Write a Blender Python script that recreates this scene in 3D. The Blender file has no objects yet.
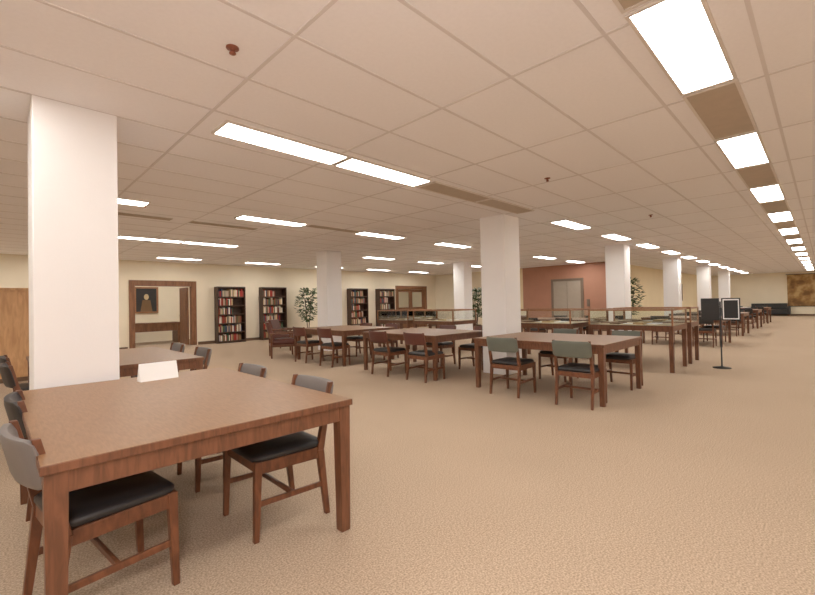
import bpy, math, random
from mathutils import Vector, Matrix
random.seed(4)
scene=bpy.context.scene
CEIL=2.8
# ---------------------------------------------------------------- materials
def nt(name):
    m=bpy.data.materials.new(name); m.use_nodes=True
    n=m.node_tree; b=n.nodes['Principled BSDF']
    return m,n,b
def c4(c): return (c[0],c[1],c[2],1)
def sr(r,g,b):
    f=lambda v:((v/255+.055)/1.055)**2.4 if v/255>.04045 else v/255/12.92
    return (f(r),f(g),f(b))
def plain(name,col,rough=.6,metal=0,var=.06,scale=6,bump=0,bscale=60):
    m,n,b=nt(name)
    tc=n.nodes.new('ShaderNodeTexCoord')
    no=n.nodes.new('ShaderNodeTexNoise'); no.inputs['Scale'].default_value=scale; no.inputs['Detail'].default_value=4
    n.links.new(tc.outputs['Object'],no.inputs['Vector'])
    r=n.nodes.new('ShaderNodeValToRGB')
    r.color_ramp.elements[0].position=.3; r.color_ramp.elements[1].position=.7
    r.color_ramp.elements[0].color=c4([v*(1-var) for v in col]); r.color_ramp.elements[1].color=c4([min(1,v*(1+var)) for v in col])
    n.links.new(no.outputs['Fac'],r.inputs['Fac']); n.links.new(r.outputs['Color'],b.inputs['Base Color'])
    b.inputs['Roughness'].default_value=rough; b.inputs['Metallic'].default_value=metal
    if bump:
        n2=n.nodes.new('ShaderNodeTexNoise'); n2.inputs['Scale'].default_value=bscale
        n.links.new(tc.outputs['Object'],n2.inputs['Vector'])
        bp=n.nodes.new('ShaderNodeBump'); bp.inputs['Strength'].default_value=bump; bp.inputs['Distance'].default_value=.01
        n.links.new(n2.outputs['Fac'],bp.inputs['Height']); n.links.new(bp.outputs['Normal'],b.inputs['Normal'])
    return m
def wood(name,c1,c2,rough=.4,sc=(3,26,26)):
    m,n,b=nt(name)
    tc=n.nodes.new('ShaderNodeTexCoord'); mp=n.nodes.new('ShaderNodeMapping')
    mp.inputs['Scale'].default_value=sc
    n.links.new(tc.outputs['Object'],mp.inputs['Vector'])
    no=n.nodes.new('ShaderNodeTexNoise'); no.inputs['Scale'].default_value=1.6; no.inputs['Detail'].default_value=8; no.inputs['Distortion'].default_value=.6
    n.links.new(mp.outputs['Vector'],no.inputs['Vector'])
    r=n.nodes.new('ShaderNodeValToRGB'); r.color_ramp.elements[0].position=.35; r.color_ramp.elements[1].position=.65
    r.color_ramp.elements[0].color=c4(c1); r.color_ramp.elements[1].color=c4(c2)
    n.links.new(no.outputs['Fac'],r.inputs['Fac'])
    n.links.new(r.outputs['Color'],b.inputs['Base Color'])
    b.inputs['Roughness'].default_value=rough
    return m
def emis(name,col,st):
    m,n,b=nt(name)
    b.inputs['Base Color'].default_value=(.8,.8,.8,1)
    b.inputs['Emission Color'].default_value=c4(col); b.inputs['Emission Strength'].default_value=st
    return m
def carpet():
    m,n,b=nt('carpet_loop')
    tc=n.nodes.new('ShaderNodeTexCoord')
    no=n.nodes.new('ShaderNodeTexNoise'); no.inputs['Scale'].default_value=110; no.inputs['Detail'].default_value=3
    n2=n.nodes.new('ShaderNodeTexNoise'); n2.inputs['Scale'].default_value=.9; n2.inputs['Detail'].default_value=3
    for k in (no,n2): n.links.new(tc.outputs['Object'],k.inputs['Vector'])
    r=n.nodes.new('ShaderNodeValToRGB'); r.color_ramp.elements[0].position=.34; r.color_ramp.elements[1].position=.64
    r.color_ramp.elements[0].color=c4(sr(150,130,110)); r.color_ramp.elements[1].color=c4(sr(200,177,154))
    n.links.new(no.outputs['Fac'],r.inputs['Fac'])
    mx=n.nodes.new('ShaderNodeMixRGB'); mx.blend_type='MULTIPLY'; mx.inputs['Fac'].default_value=.2
    r2=n.nodes.new('ShaderNodeValToRGB'); r2.color_ramp.elements[0].position=.3; r2.color_ramp.elements[1].position=.7
    r2.color_ramp.elements[0].color=(.74,.72,.70,1); r2.color_ramp.elements[1].color=(1,1,1,1)
    n.links.new(n2.outputs['Fac'],r2.inputs['Fac'])
    n.links.new(r.outputs['Color'],mx.inputs['Color1']); n.links.new(r2.outputs['Color'],mx.inputs['Color2'])
    n.links.new(mx.outputs['Color'],b.inputs['Base Color'])
    b.inputs['Roughness'].default_value=.95; b.inputs['Specular IOR Level'].default_value=.1
    return m
M={}
M['carpet']=carpet()
M['ceil']=plain('ceiling_tile',(.94,.91,.92),.9,var=.015,scale=40)
M['tee']=plain('ceiling_tee',(.74,.69,.68),.6,var=.02)
M['wall']=plain('cream_wall_paint',sr(243,231,208),.8,var=.02,scale=2)
M['wallw']=plain('warm_yellow_wall_paint',sr(244,226,190),.8,var=.02,scale=2)
M['pink']=plain('terracotta_wall_paint',sr(184,134,112),.8,var=.04,scale=3)
M['col']=plain('column_white_paint',(.93,.91,.92),.7,var=.01,scale=3,bump=.05,bscale=90)
M['base']=plain('baseboard_brown',sr(110,84,64),.6)
M['light']=emis('fluorescent_diffuser',(1,.97,.90),19.5)
M['panel']=plain('unlit_diffuser',sr(188,170,150),.5,var=.04,scale=9)
M['frame']=plain('fixture_frame',sr(225,216,208),.5,var=.02)
M['ttop']=wood('walnut_laminate_top',sr(126,90,58),sr(144,106,72),.38,(60,8,60))
M['twood']=wood('walnut_leg_wood',sr(92,56,36),sr(118,74,50),.42,(30,30,4))
M['cwood']=wood('chair_walnut',sr(90,52,32),sr(120,72,46),.42,(20,20,6))
M['vblack']=plain('black_vinyl',sr(36,34,36),.45,var=.1)
M['vgreen']=plain('grey_green_vinyl',sr(100,104,94),.5,var=.06)
M['vslate']=plain('slate_vinyl',sr(112,105,102),.5,var=.06)
M['vmaroon']=plain('maroon_vinyl',sr(92,48,38),.5,var=.08)
M['dwood']=wood('dark_bookcase_wood',sr(56,38,28),sr(80,54,40),.5)
M['owood']=wood('oak_cabinet_wood',sr(198,150,104),sr(222,176,128),.45,(12,12,2))
M['door']=wood('door_frame_wood',sr(116,76,52),sr(142,98,68),.45,(12,12,2))
M['black']=plain('black_paint',sr(22,22,24),.5)
M['paper']=plain('white_card',(.9,.9,.9),.7,var=.01)
M['metal']=plain('brushed_steel',sr(176,164,150),.4,metal=.2,var=.03)
M['metald']=plain('elevator_frame_steel',sr(128,112,98),.4,metal=.2,var=.03)
M['brass']=plain('sprinkler_copper',sr(140,84,66),.4,metal=.5)
M['vent']=plain('vent_grey',sr(188,176,166),.6)
M['leaf']=plain('leaf_green',sr(62,80,42),.5,var=.3,scale=3)
M['pot']=plain('planter_brown',sr(96,72,54),.6)
M['linen']=plain('case_linen',sr(222,208,184),.9,var=.03)
M['rim']=wood('case_rim_wood',sr(140,94,62),sr(166,118,82),.35)
bookcols=[(150,40,34),(222,212,196),(50,60,84),(118,88,58),(60,84,62),(200,176,132),(170,150,130),(130,58,40)]
BM=[plain('book_cloth_%d'%i,sr(*c),.7) for i,c in enumerate(bookcols)]
def mapmat():
    m,n,b=nt('tapestry_map'); tc=n.nodes.new('ShaderNodeTexCoord')
    v=n.nodes.new('ShaderNodeTexNoise'); v.inputs['Scale'].default_value=1.8; v.inputs['Detail'].default_value=6
    n.links.new(tc.outputs['Object'],v.inputs['Vector'])
    r=n.nodes.new('ShaderNodeValToRGB'); e=r.color_ramp.elements
    e[0].position=.4; e[0].color=c4(sr(120,86,54)); e[1].position=.6; e[1].color=c4(sr(196,164,112))
    x=e.new(.5); x.color=c4(sr(160,122,76))
    n.links.new(v.outputs['Fac'],r.inputs['Fac']); n.links.new(r.outputs['Color'],b.inputs['Base Color']); b.inputs['Roughness'].default_value=.9
    return m
M['map']=mapmat()
def glass():
    m,n,b=nt('case_glass')
    n.nodes.remove(b); out=n.nodes['Material Output']
    t=n.nodes.new('ShaderNodeBsdfTransparent'); t.inputs['Color'].default_value=(.96,.98,.965,1)
    g=n.nodes.new('ShaderNodeBsdfGlossy'); g.inputs['Roughness'].default_value=.03
    lw=n.nodes.new('ShaderNodeLayerWeight'); lw.inputs['Blend'].default_value=.34
    mx=n.nodes.new('ShaderNodeMixShader')
    n.links.new(lw.outputs['Fresnel'],mx.inputs['Fac']); n.links.new(t.outputs[0],mx.inputs[1]); n.links.new(g.outputs[0],mx.inputs[2])
    n.links.new(mx.outputs[0],out.inputs['Surface']); return m
M['glass']=glass()
# ---------------------------------------------------------------- mesh builder
class MB:
    def __init__(s): s.v=[];s.f=[];s.m=[];s.mats=[];s.sm=[]
    def mi(s,mat):
        if isinstance(mat,str): mat=M[mat]
        if mat not in s.mats: s.mats.append(mat)
        return s.mats.index(mat)
    def add(s,vs,fs,mat,smooth=False):
        o=len(s.v); k=s.mi(mat); s.v+= [tuple(v) for v in vs]
        for f in fs: s.f.append([i+o for i in f]); s.m.append(k); s.sm.append(smooth)
    def quad(s,a,b,c,d,mat): s.add([a,b,c,d],[(0,1,2,3)],mat)
    def box(s,x0,x1,y0,y1,z0,z1,mat):
        s.add([(x0,y0,z0),(x1,y0,z0),(x1,y1,z0),(x0,y1,z0),(x0,y0,z1),(x1,y0,z1),(x1,y1,z1),(x0,y1,z1)],
          [(0,3,2,1),(4,5,6,7),(0,1,5,4),(1,2,6,5),(2,3,7,6),(3,0,4,7)],mat)
    def prism(s,p,w,q,u,mat):
        vs=[]
        for c,d in ((p,w),(q,u)):
            for a,b in ((-1,-1),(1,-1),(1,1),(-1,1)): vs.append((c[0]+a*d[0]/2,c[1]+b*d[1]/2,c[2]))
        s.add(vs,[(0,3,2,1),(4,5,6,7),(0,1,5,4),(1,2,6,5),(2,3,7,6),(3,0,4,7)],mat)
    def bar(s,p,q,w,h,mat):
        p=Vector(p);q=Vector(q);d=(q-p).normalized()
        a=d.cross(Vector((0,0,1)))
        if a.length<.01:a=Vector((1,0,0))
        a.normalize(); b=a.cross(d)
        vs=[]
        for c in (p,q):
            for i,j in ((-1,-1),(1,-1),(1,1),(-1,1)): vs.append(c+a*i*w/2+b*j*h/2)
        s.add(vs,[(0,3,2,1),(4,5,6,7),(0,1,5,4),(1,2,6,5),(2,3,7,6),(3,0,4,7)],mat)
    def lathe(s,prof,mat,n=20,c=(0,0),cap=True):
        vs=[];fs=[]
        for r,z in prof:
            for i in range(n):
                a=2*math.pi*i/n; vs.append((c[0]+r*math.cos(a),c[1]+r*math.sin(a),z))
        for k in range(len(prof)-1):
            for i in range(n): j=(i+1)%n; fs.append((k*n+i,k*n+j,(k+1)*n+j,(k+1)*n+i))
        if cap: fs.append(tuple(range(n-1,-1,-1))); fs.append(tuple(range((len(prof)-1)*n,len(prof)*n)))
        s.add(vs,fs,mat,True)
    def pad(s,cx,cy,w,d,z0,z1,mat):
        def ring(iw,idd,z):
            out=[];r=.05
            for qx,qy,a0 in ((1,1,0),(-1,1,90),(-1,-1,180),(1,-1,270)):
                for t in range(5):
                    a=math.radians(a0+t*22.5)
                    out.append((cx+qx*(iw/2-r)+r*math.cos(a),cy+qy*(idd/2-r)+r*math.sin(a),z))
            return out
        h=z1-z0; R=[ring(w-.03,d-.03,z0),ring(w,d,z0+h*.3),ring(w,d,z0+h*.55),ring(w-.03,d-.03,z0+h*.82),ring(w-.14,d-.14,z1)]
        vs=sum(R,[]);n=20;fs=[]
        for k in range(4):
            for i in range(n): j=(i+1)%n; fs.append((k*n+i,k*n+j,(k+1)*n+j,(k+1)*n+i))
        fs.append(tuple(range(n-1,-1,-1))); fs.append(tuple(range(4*n,5*n)))
        s.add(vs,fs,mat,True)
    def mesh(s,name):
        me=bpy.data.meshes.new(name); me.from_pydata(s.v,[],s.f)
        for m in s.mats: me.materials.append(m)
        for p,k,sm in zip(me.polygons,s.m,s.sm): p.material_index=k; p.use_smooth=sm
        me.update(); return me
def place(me,name,loc=(0,0,0),rot=0,bev=0,sc=1):
    o=bpy.data.objects.new(name,me); o.location=loc; o.rotation_euler[2]=rot; o.scale=(sc,sc,sc)
    scene.collection.objects.link(o)
    if bev:
        b=o.modifiers.new('bevel','BEVEL'); b.width=bev; b.segments=2; b.limit_method='ANGLE'; b.angle_limit=math.radians(50)
    return o
def boxobj(name,x0,x1,y0,y1,z0,z1,mat,bev=0):
    b=MB(); cx,cy=(x0+x1)/2,(y0+y1)/2
    b.box(x0-cx,x1-cx,y0-cy,y1-cy,0,z1-z0,mat); return place(b.mesh(name),name,(cx,cy,z0),0,bev)
# ---------------------------------------------------------------- shell
XW=17.5; YB=15.3; YS=6.1; XF=36.5; X0=-5; Y0=-5
fl=MB(); fl.box(X0-.2,XF+.2,Y0-.2,19,-.1,0,'carpet'); place(fl.mesh('floor'),'floor')
ce=MB(); ce.box(X0-.2,XF+.2,Y0-.2,19,CEIL,CEIL+.1,'ceil'); place(ce.mesh('ceiling'),'ceiling')
g=MB()
t=.245-.61*9
while t<YB:
    xe=XF if t<YS else XW
    if t>Y0: g.box(X0,xe,t-.011,t+.011,CEIL-.004,CEIL+.001,'tee')
    t+=.61
s_=-.06-1.28*4
while s_<XF:
    ye=YB if s_<XW else YS
    if s_>X0: g.box(s_-.011,s_+.011,Y0,ye,CEIL-.0045,CEIL+.001,'tee')
    s_+=1.28
place(g.mesh('trim_1'),'trim_1')
w=MB()
D1=(3.1,4.95); D2=(14.5,16.7)
for a,b in ((X0,D1[0]),(D1[1],D2[0]),(D2[1],XW+.15)): w.box(a,b,YB,YB+.15,0,CEIL,'wall')
for d in (D1,D2): w.box(d[0],d[1],YB,YB+.15,2.1,CEIL,'wall')
place(w.mesh('wall_back'),'wall_back')
w=MB(); w.box(XW,XW+.15,10.6,YB,0,CEIL,'wall'); w.box(XW,XW+.15,9.9,10.6,0,CEIL,'wallw'); w.box(XW,XW+.15,YS,9.9,0,CEIL,'pink'); place(w.mesh('wall_lobby'),'wall_lobby')
w=MB(); w.box(XW+.15,XF,YS,YS+.15,0,CEIL,'wallw'); place(w.mesh('wall_side'),'wall_side')
boxobj('wall_far',XF,XF+.15,Y0,YS+.15,0,CEIL,'wall')
boxobj('wall_right',X0,XF,Y0-.15,Y0,0,CEIL,'wall')
boxobj('wall_left',X0-.15,X0,Y0-.15,YB+.15,0,CEIL,'wall')
w=MB()
for a,b in ((X0,D1[0]-.1),(D1[1]+.1,D2[0]-.1),(D2[1]+.1,XW)): w.box(a,b,YB-.015,YB,0,.1,'base')
place(w.mesh('baseboard_back'),'baseboard_back')
boxobj('baseboard_lobby',XW-.015,XW,YS,YB,0,.1,'base')
boxobj('baseboard_side',XW+.15,XF,YS-.015,YS,0,.1,'base')
boxobj('baseboard_far',XF-.015,XF,Y0,YS,0,.1,'base')
w=MB(); w.box(1.0,7.2,18.3,18.45,0,CEIL,'wall'); w.box(.85,1.0,YB+.15,18.45,0,CEIL,'wall'); w.box(7.2,7.35,YB+.15,18.45,0,CEIL,'wall')
place(w.mesh('wall_office'),'wall_office')
w=MB(); w.box(13.2,18.2,17.9,18.05,0,CEIL,'wall'); w.box(13.05,13.2,YB+.15,18.05,0,CEIL,'wall'); w.box(18.2,18.35,YB+.15,18.05,0,CEIL,'wall')
place(w.mesh('wall_workroom'),'wall_workroom')
def frame(name,d):
    b=MB(); hw=(d[1]-d[0])/2
    for sx in (-1,1):
        b.box(min(sx*hw,sx*(hw-.1)),max(sx*hw,sx*(hw-.1)),-.03,.18,0,2.1,'door')
        b.box(min(sx*hw,sx*(hw+.06)),max(sx*hw,sx*(hw+.06)),-.03,0,0,2.16,'door')
    b.box(-hw+.1,hw-.1,-.03,.18,2.0,2.1,'door'); b.box(-hw-.06,hw+.06,-.035,0,2.1,2.18,'door')
    return place(b.mesh(name),name,((d[0]+d[1])/2,YB,0),0,.004)
frame('trim_2',D1); frame('trim_3',D2)
b=MB(); b.box(0,.04,0,.85,.01,1.98,'door')
for z0,z1 in ((.2,.9),(1.05,1.8)):
    b.box(-.012,0,.12,.73,z0,z1,'door')
b.bar((-.05,.76,1.0),(-.05,.66,1.0),.02,.02,'metal'); b.bar((0,.76,1.0),(-.05,.76,1.0),.02,.02,'metal')
place(b.mesh('door_1'),'door_1',(D1[1]-.16,YB+.2,0),0,.003)
b=MB(); W=(D2[1]-D2[0])/2-.105
for sx in (-1,1):
    x0,x1=(0.005,W) if sx>0 else (-W,-.005)
    b.box(x0,x0+.12,0,.04,.01,1.99,'door'); b.box(x1-.12,x1,0,.04,.01,1.99,'door')
    for z0,z1 in ((.01,.25),(.95,1.07),(1.87,1.99)): b.box(x0+.12,x1-.12,0,.04,z0,z1,'door')
    b.box(x0+.12,x1-.12,.01,.03,.25,.95,'door'); b.quad((x0+.12,.02,1.07),(x1-.12,.02,1.07),(x1-.12,.02,1.87),(x0+.12,.02,1.87),'glass')
place(b.mesh('door_2'),'door_2',((D2[0]+D2[1])/2,YB+.06,0),0)
b=MB()
b.box(-.06,0,-.7,-.6,0,2.2,'metald'); b.box(-.06,0,.6,.7,0,2.2,'metald'); b.box(-.06,0,-.6,.6,2.1,2.2,'metald')
b.box(-.03,0,-.6,-.008,0.01,2.1,'metal'); b.box(-.03,0,.008,.6,0.01,2.1,'metal'); b.box(-.012,0,-.008,.008,.01,2.1,'black')
b.box(-.04,0,-.95,-.83,1.0,1.3,'metald')
place(b.mesh('elevator_door'),'elevator_door',(XW-.003,7.8,0),0)
# ---------------------------------------------------------------- columns
b=MB(); b.box(0,.5,0,.5,0,CEIL,'col'); cm=b.mesh('column')
for x,y in [(.21,3.9),(6.3,3.9),(12.4,3.9),(18.4,3.9),(24.4,3.9),(30.2,3.9),(6.6,9.75),(12.5,9.5)]:
    place(cm,'column',(x,y,0),0,.008)
# ---------------------------------------------------------------- ceiling fixtures
L=1.24
def fixmesh(name,lit):
    b=MB(); hw=.165
    b.box(0,L,-hw,-hw+.02,-.018,0,'frame'); b.box(0,L,hw-.02,hw,-.018,0,'frame')
    b.box(0,.02,-hw+.02,hw-.02,-.018,0,'frame'); b.box(L-.02,L,-hw+.02,hw-.02,-.018,0,'frame')
    b.box(.02,L-.02,-hw+.02,hw-.02,-.014,0,'light' if lit else 'panel')
    return b.mesh(name)
LM=fixmesh('ceiling_light',True); UM=fixmesh('unlit_ceiling_light',False)
def lit(x,y): place(LM,'ceiling_light',(x,y,CEIL))
def unlit(x,y): place(UM,'unlit_ceiling_light',(x,y,CEIL))
P=2.56
for k in range(-3,13):
    x=2.4+P*k; lit(x,.555) 
    if x+P<XF-1: unlit(x+P/2,.555)
r2=[1.36,2.63]+[7.66+P*k for k in range(0,11)]
for x in r2: lit(x,3.56)
unlit(3.93,3.56); unlit(5.2,3.56)
for x in [-3.7,-1.2]: lit(x,3.56)
for k in range(-2,6): lit(2.94+P*k,6.92)
for x in [-3.2,1.88,3.14,8.5,11.06,13.62]: lit(x,10.4)
for x in [-4.2,-1.6,.95,3.5,6.2,9.0,11.6,14.2]: lit(x,14.0)
for k in range(-2,14): lit(1.2+P*k,-2.9)
lit(3.0,17.0); lit(4.6,16.6); lit(15,16.7)  # office pair is out of view, second one added to brighten that room
b=MB(); b.box(0,1.2,-.1,.1,-.006,0,'vent')
for i in range(3): b.box(0.02,1.18,-.08+i*.055,-.06+i*.055,-.012,-.006,'panel')
vm=b.mesh('air_vent')
for x,y in [(1.0,7.9),(2.5,7.9),(4.3,6.92),(10.5,6.92)]:
    place(vm,'air_vent',(x,y,CEIL))
b=MB(); b.lathe([(.045,0),(.045,-.008),(.02,-.012),(.014,-.035),(.024,-.04),(.024,-.046),(.01,-.055)][::-1],'brass',16)
sp=b.mesh('fire_sprinkler')
for x,y in [(1.01,2.42),(4.9,2.4),(1.6,7.0),(8.5,2.2)]: place(sp,'fire_sprinkler',(x,y,CEIL),0,0,.8)
# ---------------------------------------------------------------- furniture meshes
def table_mesh(w,l):
    b=MB(); hw,hl=w/2,l/2; T=.74
    b.box(-hw,hw,-hl,hl,T-.032,T,'ttop')
    b.box(-hw-.004,hw+.004,-hl-.004,-hl,T-.034,T-.001,'twood'); b.box(-hw-.004,hw+.004,hl,hl+.004,T-.034,T-.001,'twood')
    b.box(-hw-.004,-hw,-hl,hl,T-.034,T-.001,'twood'); b.box(hw,hw+.004,-hl,hl,T-.034,T-.001,'twood')
    i=.012
    b.box(-hw+.07,hw-.07,-hl+i,-hl+i+.022,T-.115,T-.034,'twood'); b.box(-hw+.07,hw-.07,hl-i-.022,hl-i,T-.115,T-.034,'twood')
    b.box(-hw+i,-hw+i+.022,-hl+.07,hl-.07,T-.115,T-.034,'twood'); b.box(hw-i-.022,hw-i,-hl+.07,hl-.07,T-.115,T-.034,'twood')
    for sx in (-1,1):
        for sy in (-1,1):
            cx=sx*(hw-.042); cy=sy*(hl-.042)
            b.prism((cx,cy,0),(.056,.056),(cx,cy,T-.034),(.07,.07),'twood')
    return b.mesh('library_table')
TM=table_mesh(1.34,1.92); TM2=table_mesh(1.45,1.88)
def chair_mesh(back):
    b=MB(); hy=.215
    for sy in (-1,1):
        y=sy*hy
        b.prism((.205,y,0),(.028,.028),(.19,y,.43),(.042,.036),'cwood')
        b.prism((-.245,y,0),(.03,.028),(-.2,y,.40),(.046,.034),'cwood')
        b.prism((-.2,y,.40),(.046,.034),(-.285,y,.80),(.028,.026),'cwood')
        b.bar((-.205,y,.385),(.19,y,.395),.024,.065,'cwood')
        b.bar((-.225,y,.19),(.198,y,.2),.018,.03,'cwood')
    b.bar((.185,-hy,.395),(.185,hy,.395),.022,.06,'cwood')
    b.bar((-.205,-hy,.385),(-.205,hy,.385),.022,.06,'cwood')
    b.bar((-.02,-hy,.195),(-.02,hy,.195),.018,.028,'cwood')
    b.pad(-.005,0,.44,.455,.415,.475,'vblack')
    n=14; hw=.235; vs=[];fs=[]
    prof=[(.018,.60),(.026,.63),(.024,.76),(.012,.795),(-.012,.795),(-.018,.76),(-.016,.63),(-.010,.60)]
    for i in range(n+1):
        y=-hw+2*hw*i/n; e=1-.75*max(0,(abs(y)/hw-.85)/.15)**2
        cx=-.275-.045*(1-(y/hw)**2)+.03
        for px,pz in prof:
            rake=-(pz-.6)*.2
            zc=.6975+(pz-.6975)*(.75+.25*e)
            vs.append((cx+px*e+rake-.01,y,zc))
    m=len(prof)
    for i in range(n):
        for j in range(m): k=(j+1)%m; fs.append((i*m+j,i*m+k,(i+1)*m+k,(i+1)*m+j))
    fs.append(tuple(range(m-1,-1,-1))); fs.append(tuple(range(n*m,(n+1)*m)))
    b.add(vs,fs,back,True)
    return b.mesh('wooden_chair')
CS=chair_mesh('vslate'); CG=chair_mesh('vgreen'); CR=chair_mesh('vmaroon'); CB=chair_mesh('vblack')
def chair(me,x,y,rot): place(me,'wooden_chair',(x,y,0),rot+random.uniform(-.03,.03),.004)
def group(tm,x0,x1,y0,y1,me,ys,sides=(1,1),tuck=.27):
    place(tm,'library_table',((x0+x1)/2,(y0+y1)/2,0),0,.003)
    for y in ys:
        if sides[0]: chair(me,x0+tuck-.06,y,0)
        if sides[1]: chair(me,x1-tuck+.06,y,math.pi)
place(TM,'library_table',(.79,2.89,0),0,.003)
chair(CS,1.22,2.42,math.pi); chair(CS,1.22,3.32,math.pi); chair(CS,.375,2.35,.12); chair(CB,.4,3.25,0)
place(TM,'library_table',(.97,5.75,0),0,.003)
chair(CS,1.5,5.25,math.pi); chair(CS,1.5,6.2,math.pi); chair(CB,.4,5.3,0); chair(CB,.4,6.2,0)
group(TM2,5.12,6.58,1.85,3.75,CG,(2.15,3.1),tuck=.1)
group(TM2,5.12,6.58,4.5,6.4,CR,(4.75,5.65),tuck=.1)
group(TM2,5.12,6.58,7.0,8.9,CR,(7.35,8.35),tuck=.1)
group(TM2,11.2,12.65,4.6,6.5,CB,(5.0,6.0),tuck=.1)
for x in (13.2,17.2,21.4,25.6):
    group(TM2,x,x+1.45,1.85,3.75,CB,(2.25,3.2),tuck=.1)
b=MB()
for sy in (-1,1):
    for x in (-.28,.28): b.prism((x,sy*.3,0),(.04,.04),(x,sy*.3,.6),(.05,.05),'cwood')
    b.box(-.32,.34,sy*.3-.04,sy*.3+.04,.58,.62,'cwood'); b.bar((-.28,sy*.3,.3),(.28,sy*.3,.3),.03,.06,'cwood')
b.bar((.28,-.3,.3),(.28,.3,.3),.03,.06,'cwood'); b.bar((-.28,-.3,.3),(-.28,.3,.3),.03,.06,'cwood')
b.pad(.02,0,.56,.54,.32,.46,'vmaroon'); b.prism((-.24,0,.44),(.1,.56),(-.36,0,.88),(.08,.54),'vmaroon')
am=b.mesh('lounge_armchair')
place(am,'lounge_armchair',(5.2,9.7,0),-.4,.01); place(am,'lounge_armchair',(6.1,11.2,0),-.9,.01)
def case(x0,x1,y0,y1):
    b=MB(); w=(x1-x0)/2; l=(y1-y0)/2; zb=.80; zt=1.08
    for sx in (-1,1):
        for sy in (-1,1):
            b.prism((sx*(w-.04),sy*(l-.04),0),(.06,.06),(sx*(w-.04),sy*(l-.04),.72),(.07,.07),'twood')
            b.box(sx*(w-.013)-.013,sx*(w-.013)+.013,sy*(l-.013)-.013,sy*(l-.013)+.013,zb,zt,'rim')
    b.box(-w,w,-l,l,.71,zb,'twood')
    b.box(-w+.03,w-.03,-l+.03,l-.03,zb,zb+.008,'linen')
    for i in range(6):
        y=-l+.2+i*(2*l-.4)/5; b.box(-w*.55+.1*(i%2),w*.1+.1*(i%3),y-.09,y+.09,zb+.008,zb+.015+.01*(i%3),[BM[1],'paper',BM[5],'paper',BM[3],BM[6]][i])
    a,c=w-.006,l-.006
    b.quad((-a,-c,zb),(a,-c,zb),(a,-c,zt),(-a,-c,zt),'glass'); b.quad((a,c,zb),(-a,c,zb),(-a,c,zt),(a,c,zt),'glass')
    b.quad((-a,c,zb),(-a,-c,zb),(-a,-c,zt),(-a,c,zt),'glass'); b.quad((a,-c,zb),(a,c,zb),(a,c,zt),(a,-c,zt),'glass')
    b.quad((-a,-c,zt+.004),(a,-c,zt+.004),(a,c,zt+.004),(-a,c,zt+.004),'glass')
    e=.028
    b.box(-w,w,-l,-l+e,zt-.018,zt+.012,'rim'); b.box(-w,w,l-e,l,zt-.018,zt+.012,'rim')
    b.box(-w,-w+e,-l+e,l-e,zt-.018,zt+.012,'rim'); b.box(w-e,w,-l+e,l-e,zt-.018,zt+.012,'rim')
    place(b.mesh('display_case'),'display_case',((x0+x1)/2,(y0+y1)/2,0),0,0)
case(8.2,9.2,1.83,3.25); case(9.55,10.25,1.83,3.25); case(8.2,9.2,3.6,5.1); case(8.2,9.2,6.6,8.0); case(8.2,9.2,8.2,9.5)
b=MB(); b.lathe([(.14,0),(.14,.012),(.03,.03),(.012,.04),(.012,1.2)],'black',20)
for sx in (-1,1):
    c=sx*.15
    b.box(c-.135,c+.135,-.035,-.012,.86,1.26,'black')
    b.box(c-.115,c+.115,-.038,-.035,.88,1.24,'paper' if sx>0 else 'black')
    if sx>0: b.box(c-.1,c+.1,-.041,-.038,.9,1.22,'black')
place(b.mesh('sign_stand'),'sign_stand',(9.33,1.34,0),math.radians(-78))
b=MB(); b.add([(-.13,-.04,0),(.13,-.04,0),(.13,.04,0),(-.13,.04,0),(-.13,0,.13),(.13,0,.13)],[(0,3,2,1),(0,1,5,4),(2,3,4,5),(1,2,5),(3,0,4)],'paper')
place(b.mesh('tent_card'),'tent_card',(.9,3.6,.7405),math.radians(5))
def bookcase():
    b=MB(); W,D,H=1.0,.3,2.0
    b.box(-W/2,-W/2+.03,-D,0,0,H,'dwood'); b.box(W/2-.03,W/2,-D,0,0,H,'dwood'); b.box(-W/2+.03,W/2-.03,-.015,0,0,H,'dwood')
    b.box(-W/2+.03,W/2-.03,-D,-.015,H-.04,H,'dwood'); n=6
    for i in range(n):
        z=.08+i*(H-.12)/n; b.box(-W/2+.03,W/2-.03,-D,-.015,z-.03,z,'dwood')
        x=-W/2+.035; end=W/2-.04-random.choice([0,.1,.25,.4])
        while x<end-.04:
            t=random.uniform(.02,.05); h=random.uniform(.18,.27); d=random.uniform(.16,.22)
            b.box(x,x+t-.002,-D+.03,-D+.03+d,z,z+h,random.choice(BM)); x+=t
    b.box(-W/2+.03,W/2-.03,-D+.02,-.015,0,.05,'dwood')
    return b.mesh('bookcase')
for x in (6.1,7.75,11.9,13.6): place(bookcase(),'bookcase',(x,YB-.02,0))
b=MB(); b.box(-.9,.9,-.25,.25,.08,1.66,'owood'); b.box(-.86,.86,-.22,.22,0,.08,'base'); b.box(-.93,.93,-.28,.28,1.66,1.7,'owood')
for sx in (-1,1):
    b.box(min(sx*.02,sx*.86),max(sx*.02,sx*.86),-.27,-.25,.12,1.62,'owood'); b.box(sx*.07-.01,sx*.07+.01,-.3,-.27,.8,.95,'metal')
place(b.mesh('oak_cabinet'),'oak_cabinet',(-.35,10.6,0),0,.004)
b=MB()
b.box(-1.1,1.1,-.35,.35,.72,.76,'door'); b.box(-1.08,-1.0,-.33,.33,0,.72,'door'); b.box(1.0,1.08,-.33,.33,0,.72,'door'); b.box(-1.0,1.0,-.3,-.27,.45,.72,'door'); 
place(b.mesh('office_desk'),'office_desk',(3.9,17.3,0),0,.004)
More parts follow.
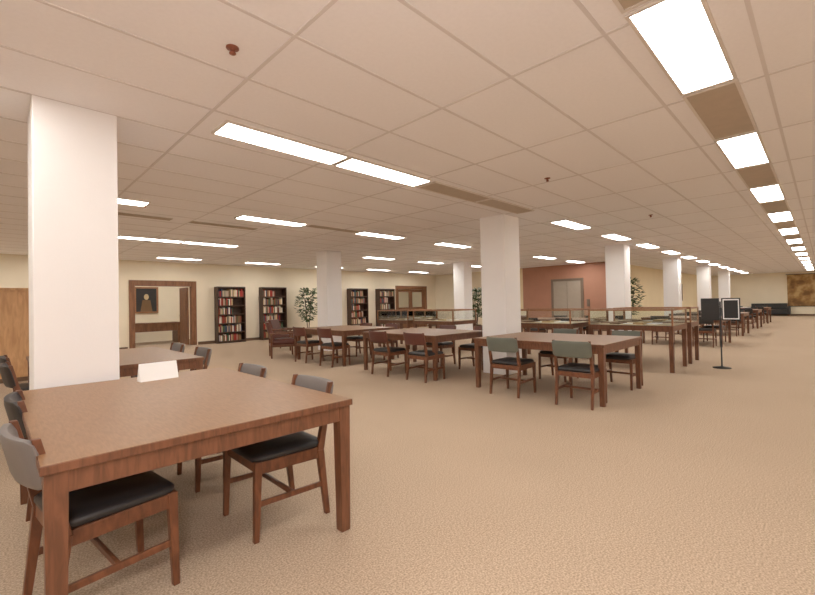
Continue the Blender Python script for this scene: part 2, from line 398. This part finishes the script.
def framed(name,w,h,loc,rot,inner,fr='dwood'):
    b=MB(); f=.06
    b.box(-w/2,-w/2+f,-.04,0,0,h,fr); b.box(w/2-f,w/2,-.04,0,0,h,fr); b.box(-w/2+f,w/2-f,-.04,0,0,f,fr); b.box(-w/2+f,w/2-f,-.04,0,h-f,h,fr)
    b.box(-w/2+f,w/2-f,-.02,0,f,h-f,inner)
    if name=='portrait_painting':
        n=20; vs=[(0,-.024,h*.62)]+[(.08*math.cos(2*math.pi*i/n),-.024,h*.62+.11*math.sin(2*math.pi*i/n)) for i in range(n)]
        b.add(vs,[(0,i+1,(i+1)%n+1) for i in range(n)],BM[5])
        b.add([(-.2,-.023,f),(.2,-.023,f),(.13,-.023,h*.5),(-.13,-.023,h*.5)],[(0,1,2,3)],BM[3])
    return place(b.mesh(name),name,loc,rot)
framed('portrait_painting',.8,1.0,(4.2,18.295,1.1),0,'vblack','rim')
framed('framed_poster',1.1,1.0,(29.0,YS-.005,1.1),0,BM[0])
b=MB(); b.box(-.95,.95,-.03,0,0,2.0,'map'); b.box(-1,1,-.05,0,2.0,2.04,'dwood'); b.box(-1,1,-.05,0,-.04,0,'dwood')
place(b.mesh('wall_map'),'wall_map',(XF-.005,.75,.62),math.radians(-90))
b=MB(); b.box(-.4,.4,-.9,.9,.1,.42,'vblack'); b.box(.2,.42,-.9,.9,.42,.8,'vblack'); b.box(-.4,.42,-1.05,-.9,.1,.6,'vblack'); b.box(-.4,.42,.9,1.05,.1,.6,'vblack')
for sx in (-.35,.35):
    for sy in (-.95,.95): b.prism((sx,sy,0),(.04,.04),(sx,sy,.1),(.05,.05),'cwood')
place(b.mesh('sofa'),'sofa',(XF-.55,2.6,0),0,.03)
def plant(x,y,h):
    b=MB(); b.lathe([(.14,0),(.19,.32),(.2,.34),(.18,.34),(.17,.3)],'pot',18)
    for i in range(4): 
        a=i*1.7; b.bar((.03*math.cos(a),.03*math.sin(a),.3),(.15*math.cos(a),.15*math.sin(a),h*.75),.018,.018,'dwood')
    for i in range(380):
        a=random.uniform(0,6.28); z=.35*h+.62*h*random.random(); R=.42*math.sin(math.pi*min(1,max(.12,(z/h-.25)/.85)))
        r=R*math.sqrt(random.random()); c=Vector((r*math.cos(a),r*math.sin(a),z))
        d=Vector((math.cos(a),math.sin(a),random.uniform(-.8,.6))).normalized(); s2=d.cross(Vector((0,0,1))).normalized()
        l=random.uniform(.12,.22); wd=l*.28; up=s2.cross(d)*.02
        b.add([c,c+d*l*.5+s2*wd-up,c+d*l,c+d*l*.5-s2*wd-up],[(0,1,2),(0,2,3)],'leaf')
    place(b.mesh('potted_tree'),'potted_tree',(x,y,0))
plant(8.9,14.5,2.0); plant(14.2,10.2,1.9); plant(17.0,5.2,2.1)
# photographer's flash, a real lamp held beside the camera
ld=bpy.data.lights.new('camera_flash','POINT'); ld.energy=85; ld.color=(1,.92,.90); ld.shadow_soft_size=.15
lo=bpy.data.objects.new('camera_flash',ld); lo.location=(-.25,-.05,1.75); scene.collection.objects.link(lo)
# ---------------------------------------------------------------- camera
f=417; rho=.02; pitch=.0139
cam=bpy.data.cameras.new('camera'); cam.sensor_width=36; cam.sensor_fit='HORIZONTAL'; cam.lens=f/815*36; cam.clip_start=.02; cam.clip_end=200
co=bpy.data.objects.new('camera',cam); scene.collection.objects.link(co)
q=math.sqrt(.5); fh=Vector((q,q,0)); rh=Vector((q,-q,0)); Z=Vector((0,0,1))
fw=(fh*math.cos(pitch)+Z*math.sin(pitch)).normalized(); up=rh.cross(fw)
r=(rh*math.cos(rho)-up*math.sin(rho)); u=(up*math.cos(rho)+rh*math.sin(rho))
R=Matrix((r,u,-fw)).transposed().to_4x4(); R.translation=Vector((0,0,1.28)); co.matrix_world=R
scene.camera=co
w=bpy.data.worlds.new('world'); scene.world=w; w.use_nodes=True; w.node_tree.nodes['Background'].inputs[0].default_value=(.9,.85,.78,1); w.node_tree.nodes['Background'].inputs[1].default_value=.3
scene.view_settings.view_transform='Standard'
scene.view_settings.gamma=1.06
